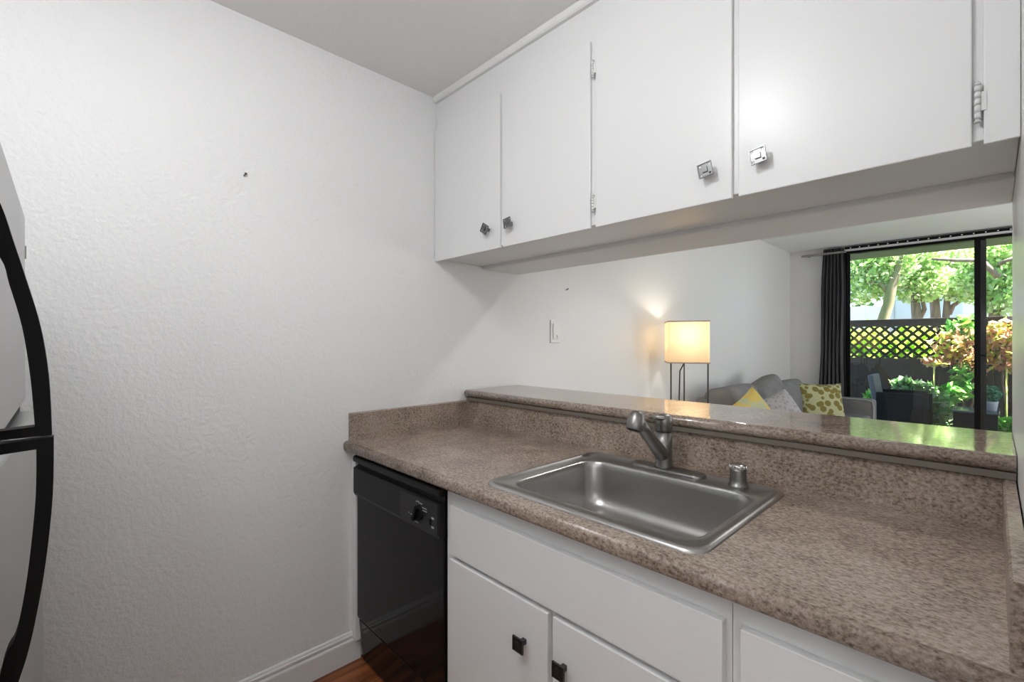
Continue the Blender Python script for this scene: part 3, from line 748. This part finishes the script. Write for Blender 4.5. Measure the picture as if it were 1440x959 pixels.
# patio chair
pc = thing('patio_chair', (.98, 8.25, -.03), 'black wicker patio armchair with solid arm panels outside the glass door', 'patio chair')
MB().box(.75, 1.235, 7.94, 7.99, .10, .635).build('armrest', M['wicker'], pc, bevel=.01)
MB().box(.75, 1.235, 8.51, 8.56, .10, .635).build('armrest', M['wicker'], pc, bevel=.01)
MB().box(.80, 1.24, 7.99, 8.51, .30, .36).build('seat', M['wicker'], pc, bevel=.01)
mt = Matrix.Translation((.76, 8.25, .34)) @ Matrix.Rotation(R(-9), 4, 'Y')
MB().box(-.03, .03, -.262, .262, -.04, .52, mt).build('backrest', mat('grey_wicker_back', (.09, .095, .105), .6, bump=(120, .8, .004)), pc, bevel=.01)
for x in (.765, 1.262):
    for y in (7.955, 8.545): MB().box(x-.024, x+.024 if x < 1 else x+.020, y-.022, y+.022, -.03, .0995 if x < 1 else .60).build('leg', M['wicker'], pc, bevel=.004)

# garden plants along the fence
def stem(p0, p1, n=5, wob=.04):
    p0, p1 = Vector(p0), Vector(p1)
    return [p0+(p1-p0)*k/n + Vector((random.uniform(-wob, wob), random.uniform(-wob, wob), 0))*(0 < k < n) for k in range(n+1)]
for x, y, zt in ((1.27, 8.98, 1.02), (1.98, 9.05, 1.05)):
    tag(MB().cyl((x, y, -.06), (x, y, zt), .011, .010, n=8).build('garden_stake', M['stake']), 'slim yellow garden stake in the bed ' + ('left of the dark door stile' if x < 1.5 else 'right of the black patio table'), 'garden stake', 'slim stakes in the garden bed')
plant('rusty_leaved_shrub', (1.62, 9.08, -.05), 'tall yellow and rusty red shrub before the lattice, left of the dark door stile', 'shrub',
      [((1.42, 9.06, 1.25), (.22, .10, .22)), ((1.62, 9.08, 1.30), (.24, .12, .30)), ((1.30, 9.02, 1.03), (.20, .08, .07)), ((1.66, 9.04, 1.05), (.22, .12, .20))], M['leafred'],
      [(stem((1.6, 9.08, -.05), (1.42, 9.06, 1.2)), .012), (stem((1.62, 9.08, -.05), (1.66, 9.08, 1.3)), .012)], M['bark'], 120, .062)
plant('rusty_leaved_shrub', (2.02, 9.10, -.05), 'tall yellow and pink leaved shrub at the far right of the window', 'shrub',
      [((1.92, 9.10, 1.35), (.17, .11, .26)), ((2.10, 9.10, 1.40), (.26, .12, .28)), ((2.02, 9.08, 1.10), (.22, .12, .20))], M['leafred'],
      [(stem((2.02, 9.1, -.05), (1.92, 9.1, 1.3)), .012), (stem((2.03, 9.1, -.05), (2.10, 9.1, 1.35)), .012)], M['bark'], 190, .062)
plant('green_vine', (1.52, 8.98, -.05), 'fresh green climbing leaves reaching above the lattice left of the door stile', 'vine',
      [((1.48, 9.16, 1.42), (.16, .05, .20)), ((1.60, 9.16, 1.55), (.13, .05, .16)), ((1.58, 9.0, .82), (.14, .08, .22)), ((1.50, 8.95, .62), (.18, .10, .14))], M['leafvine'],
      [(stem((1.52, 8.98, -.05), (1.48, 9.12, 1.4)), .010), (stem((1.54, 8.98, -.05), (1.62, 9.14, 1.5)), .010)], M['bark'], 75, .075)
plant('leafy_bush', (1.15, 8.85, -.05), 'low dark green leafy bush behind the patio armchair', 'bush',
      [((1.08, 8.86, .62), (.22, .12, .12)), ((1.25, 8.86, .50), (.24, .16, .16)), ((1.28, 8.80, .22), (.24, .18, .22)), ((.95, 8.9, .68), (.14, .08, .08))], M['leafdark'],
      [(stem((1.15, 8.85, -.05), (1.0, 8.88, .6)), .009), (stem((1.16, 8.85, -.05), (1.28, 8.85, .5)), .009)], M['bark'], 110, .085, shape=2.3)
plant('leafy_bush', (.66, 8.75, -.05), 'small bright green leaf clump just left of the patio armchair', 'bush',
      [((.62, 8.75, .50), (.13, .10, .10)), ((.66, 8.75, .2), (.14, .12, .2))], M['leafvine'],
      [(stem((.66, 8.75, -.05), (.62, 8.75, .5)), .008)], M['bark'], 70, .07)
plant('leafy_bush', (2.10, 8.75, -.05), 'low bright green bush right of the black patio table', 'bush',
      [((2.08, 8.72, .22), (.24, .16, .14)), ((2.2, 8.8, .1), (.26, .16, .14))], M['leafvine'],
      [(stem((2.1, 8.75, -.05), (2.08, 8.72, .3)), .008)], M['bark'], 120, .075, shape=2.4)

# hedge beyond the fence: sunlit mass seen through the lattice
hg = MB(); leaf_cloud(hg, [((-2.4+k*.55, 10.6+.1*math.sin(k*2.1), .79), (.52, .45, .86)) for k in range(14)], 900, .12, up=.8)
tag(hg.build('hedge', M['leafhedge'], org=(1.2, 10.6, -.05)), 'sunlit lime green hedge seen through the diamond lattice of the fence', 'hedge')

# trees beyond the fence
def tree(loc, label, trunk, r, crowns, cnt, size, lm, bm_='bark'):
    t = thing('tree', loc, label, 'tree', 'trees beyond the fence')
    b = MB()
    for pts, rr_ in trunk: b.tube(pts, rr_, 10)
    b.build('trunk', M[bm_], t)
    b = MB(); leaf_cloud(b, crowns, cnt, size, up=.5, shape=1.5); b.build('foliage', M[lm], t)
def tx(u, v, Y):
    a = (u-720)/FW_; r = (-math.sin(YW)+a*math.cos(YW), math.cos(YW)+a*math.sin(YW), (479.5-v)/FW_); t = Y/r[1]
    return Vector((1.853+t*r[0], Y, 1.326+t*r[2]))
def g(u, Y): p = tx(u, 480, Y); return (p.x, Y, -.05)
Y = 12.2
tree(g(1243, Y), 'mossy leaning pale tree at the left of the view beyond the fence',
     [([g(1240, Y), tx(1242, 450, Y), tx(1250, 425, Y), tx(1253, 405, Y), tx(1262, 380, Y), tx(1268, 350, Y)], [.12, .10, .09, .09, .06, .04]),
      ([tx(1252, 415, Y), tx(1240, 400, Y), tx(1220, 396, Y)], [.06, .045, .03])], 0,
     [(tx(u, v, Y+.3), (.5, .5, .33)) for u, v in ((1205, 378), (1225, 362), (1250, 372), (1215, 405), (1238, 388), (1200, 350), (1262, 350))], 650, .075, 'leafgreen', 'barkpale')
Y = 13.9
tree(g(1288, Y), 'brown forked tree near the middle of the window view',
     [([g(1288, Y), tx(1290, 450, Y), tx(1287, 425, Y), tx(1284, 400, Y), tx(1290, 370, Y)], [.12, .10, .08, .06, .04]),
      ([tx(1290, 455, Y), tx(1300, 435, Y), tx(1296, 415, Y), tx(1304, 395, Y)], [.05, .045, .035, .03])], 0,
     [(tx(u, v, Y), (.55, .5, .36)) for u, v in ((1285, 375), (1270, 392), (1300, 388), (1282, 350), (1305, 355), (1290, 405))], 650, .075, 'leafgreen')
Y = 15.4
tree(g(1322, Y), 'thick double trunk tree right of the forked one',
     [([g(1318, Y), tx(1316, 450, Y), tx(1314, 420, Y), tx(1312, 385, Y)], [.11, .10, .09, .06]),
      ([g(1330, Y), tx(1330, 450, Y), tx(1332, 420, Y), tx(1326, 395, Y)], [.08, .07, .06, .04]),
      ([tx(1334, 442, Y), tx(1340, 430, Y), tx(1352, 422, Y)], [.06, .05, .035])], 0,
     [(tx(u, v, Y-.3), (.6, .5, .40)) for u, v in ((1322, 372), (1345, 392), (1310, 350), (1338, 350), (1362, 402), (1360, 365), (1330, 400))], 600, .08, 'leafgreen', 'bark')
Y = 13.0
tree(g(1395, Y), 'dense bright green tree at the right of the window view',
     [([g(1400, Y), tx(1402, 440, Y), tx(1404, 400, Y), tx(1400, 360, Y)], [.14, .12, .10, .06]),
      ([tx(1404, 390, Y-1), tx(1380, 366, Y-1), tx(1345, 366, Y-1), tx(1310, 364, Y-1)], [.05, .045, .035, .02]),
      ([tx(1404, 372, Y-1), tx(1430, 360, Y-1)], [.04, .02])], 0,
     [(tx(u, v, Y), (.5, .5, .36)) for u, v in ((1400, 385), (1422, 400), (1415, 365), (1390, 355), (1425, 350), (1400, 408), (1425, 425), (1382, 395))], 650, .075, 'leafgreen')
Y = 18.5
tree(g(1290, Y), 'tall yellow-green backdrop tree filling the sky behind the others',
     [([g(1290, Y), tx(1292, 420, Y), tx(1290, 350, Y)], [.22, .20, .12])], 0,
     [(tx(u, v, Y), (1.1, .7, .75)) for u, v in ((1190, 350), (1230, 345), (1270, 350), (1310, 345), (1350, 352), (1390, 350), (1425, 350), (1210, 380), (1255, 385), (1300, 372), (1405, 378), (1440, 375), (1245, 320), (1300, 315), (1355, 320), (1410, 318), (1190, 315))], 520, .14, 'leafgreen')

for xx, u_, lab in ((-1.25, 0, 'dull green bush behind the left white pickets'), (3.0, 0, 'dull green bush behind the right white railing')):
    plant('bush', (xx, 17.3, -.05), lab, 'bush', [((xx-.55, 17.3, 1.3), (.55, .4, 1.4)), ((xx+.42, 17.3, 1.3), (.42, .4, 1.4))], M['leafdark'],
          [(stem((xx, 17.3, -.05), (xx, 17.3, 1.2)), .03)], M['bark'], 1500, .13)
# white building and pale fences far behind
bd = thing('building', (.55, 17.0, -.1), 'pale blue-white building wall glimpsed between the tree trunks', 'building')
MB().box(-.30, 1.45, 16.6, 17.5, -.1, 2.86).build('wall', M['bld'], bd)
MB().box(-.38, 1.53, 16.5, 17.55, 2.8605, 2.95).build('roof_edge', M['picket'], bd)
MB().box(-.05, -.03, 16.585, 16.599, 0, 2.8).build('downpipe', M['pot'], bd)
def picket(name_label, u0, u1, v0, v1, Y, n):
    a, c = tx(u0, v0, Y), tx(u1, v0, Y); z0 = -.05; z1 = a.z
    t = thing('picket_fence', ((a.x+c.x)/2, Y, -.05), name_label, 'fence', 'white picket fences far behind')
    for zz in (.10, .60): MB().box(a.x, c.x, Y+.02, Y+.05, z1-zz, z1-zz+.05).build('rail', M['picket'], t)
    for k in range(n+1):
        x = a.x+(c.x-a.x)*k/n; MB().box(x-.025, x+.025, Y, Y+.02, z0, z1).build('picket', M['picket'], t)
picket('white picket fence behind the mossy tree at the left of the view', 1186, 1240, 432, 450, 16.0, 16)
picket('white picket railing behind the trees at the right of the view', 1356, 1425, 426, 450, 16.1, 18)
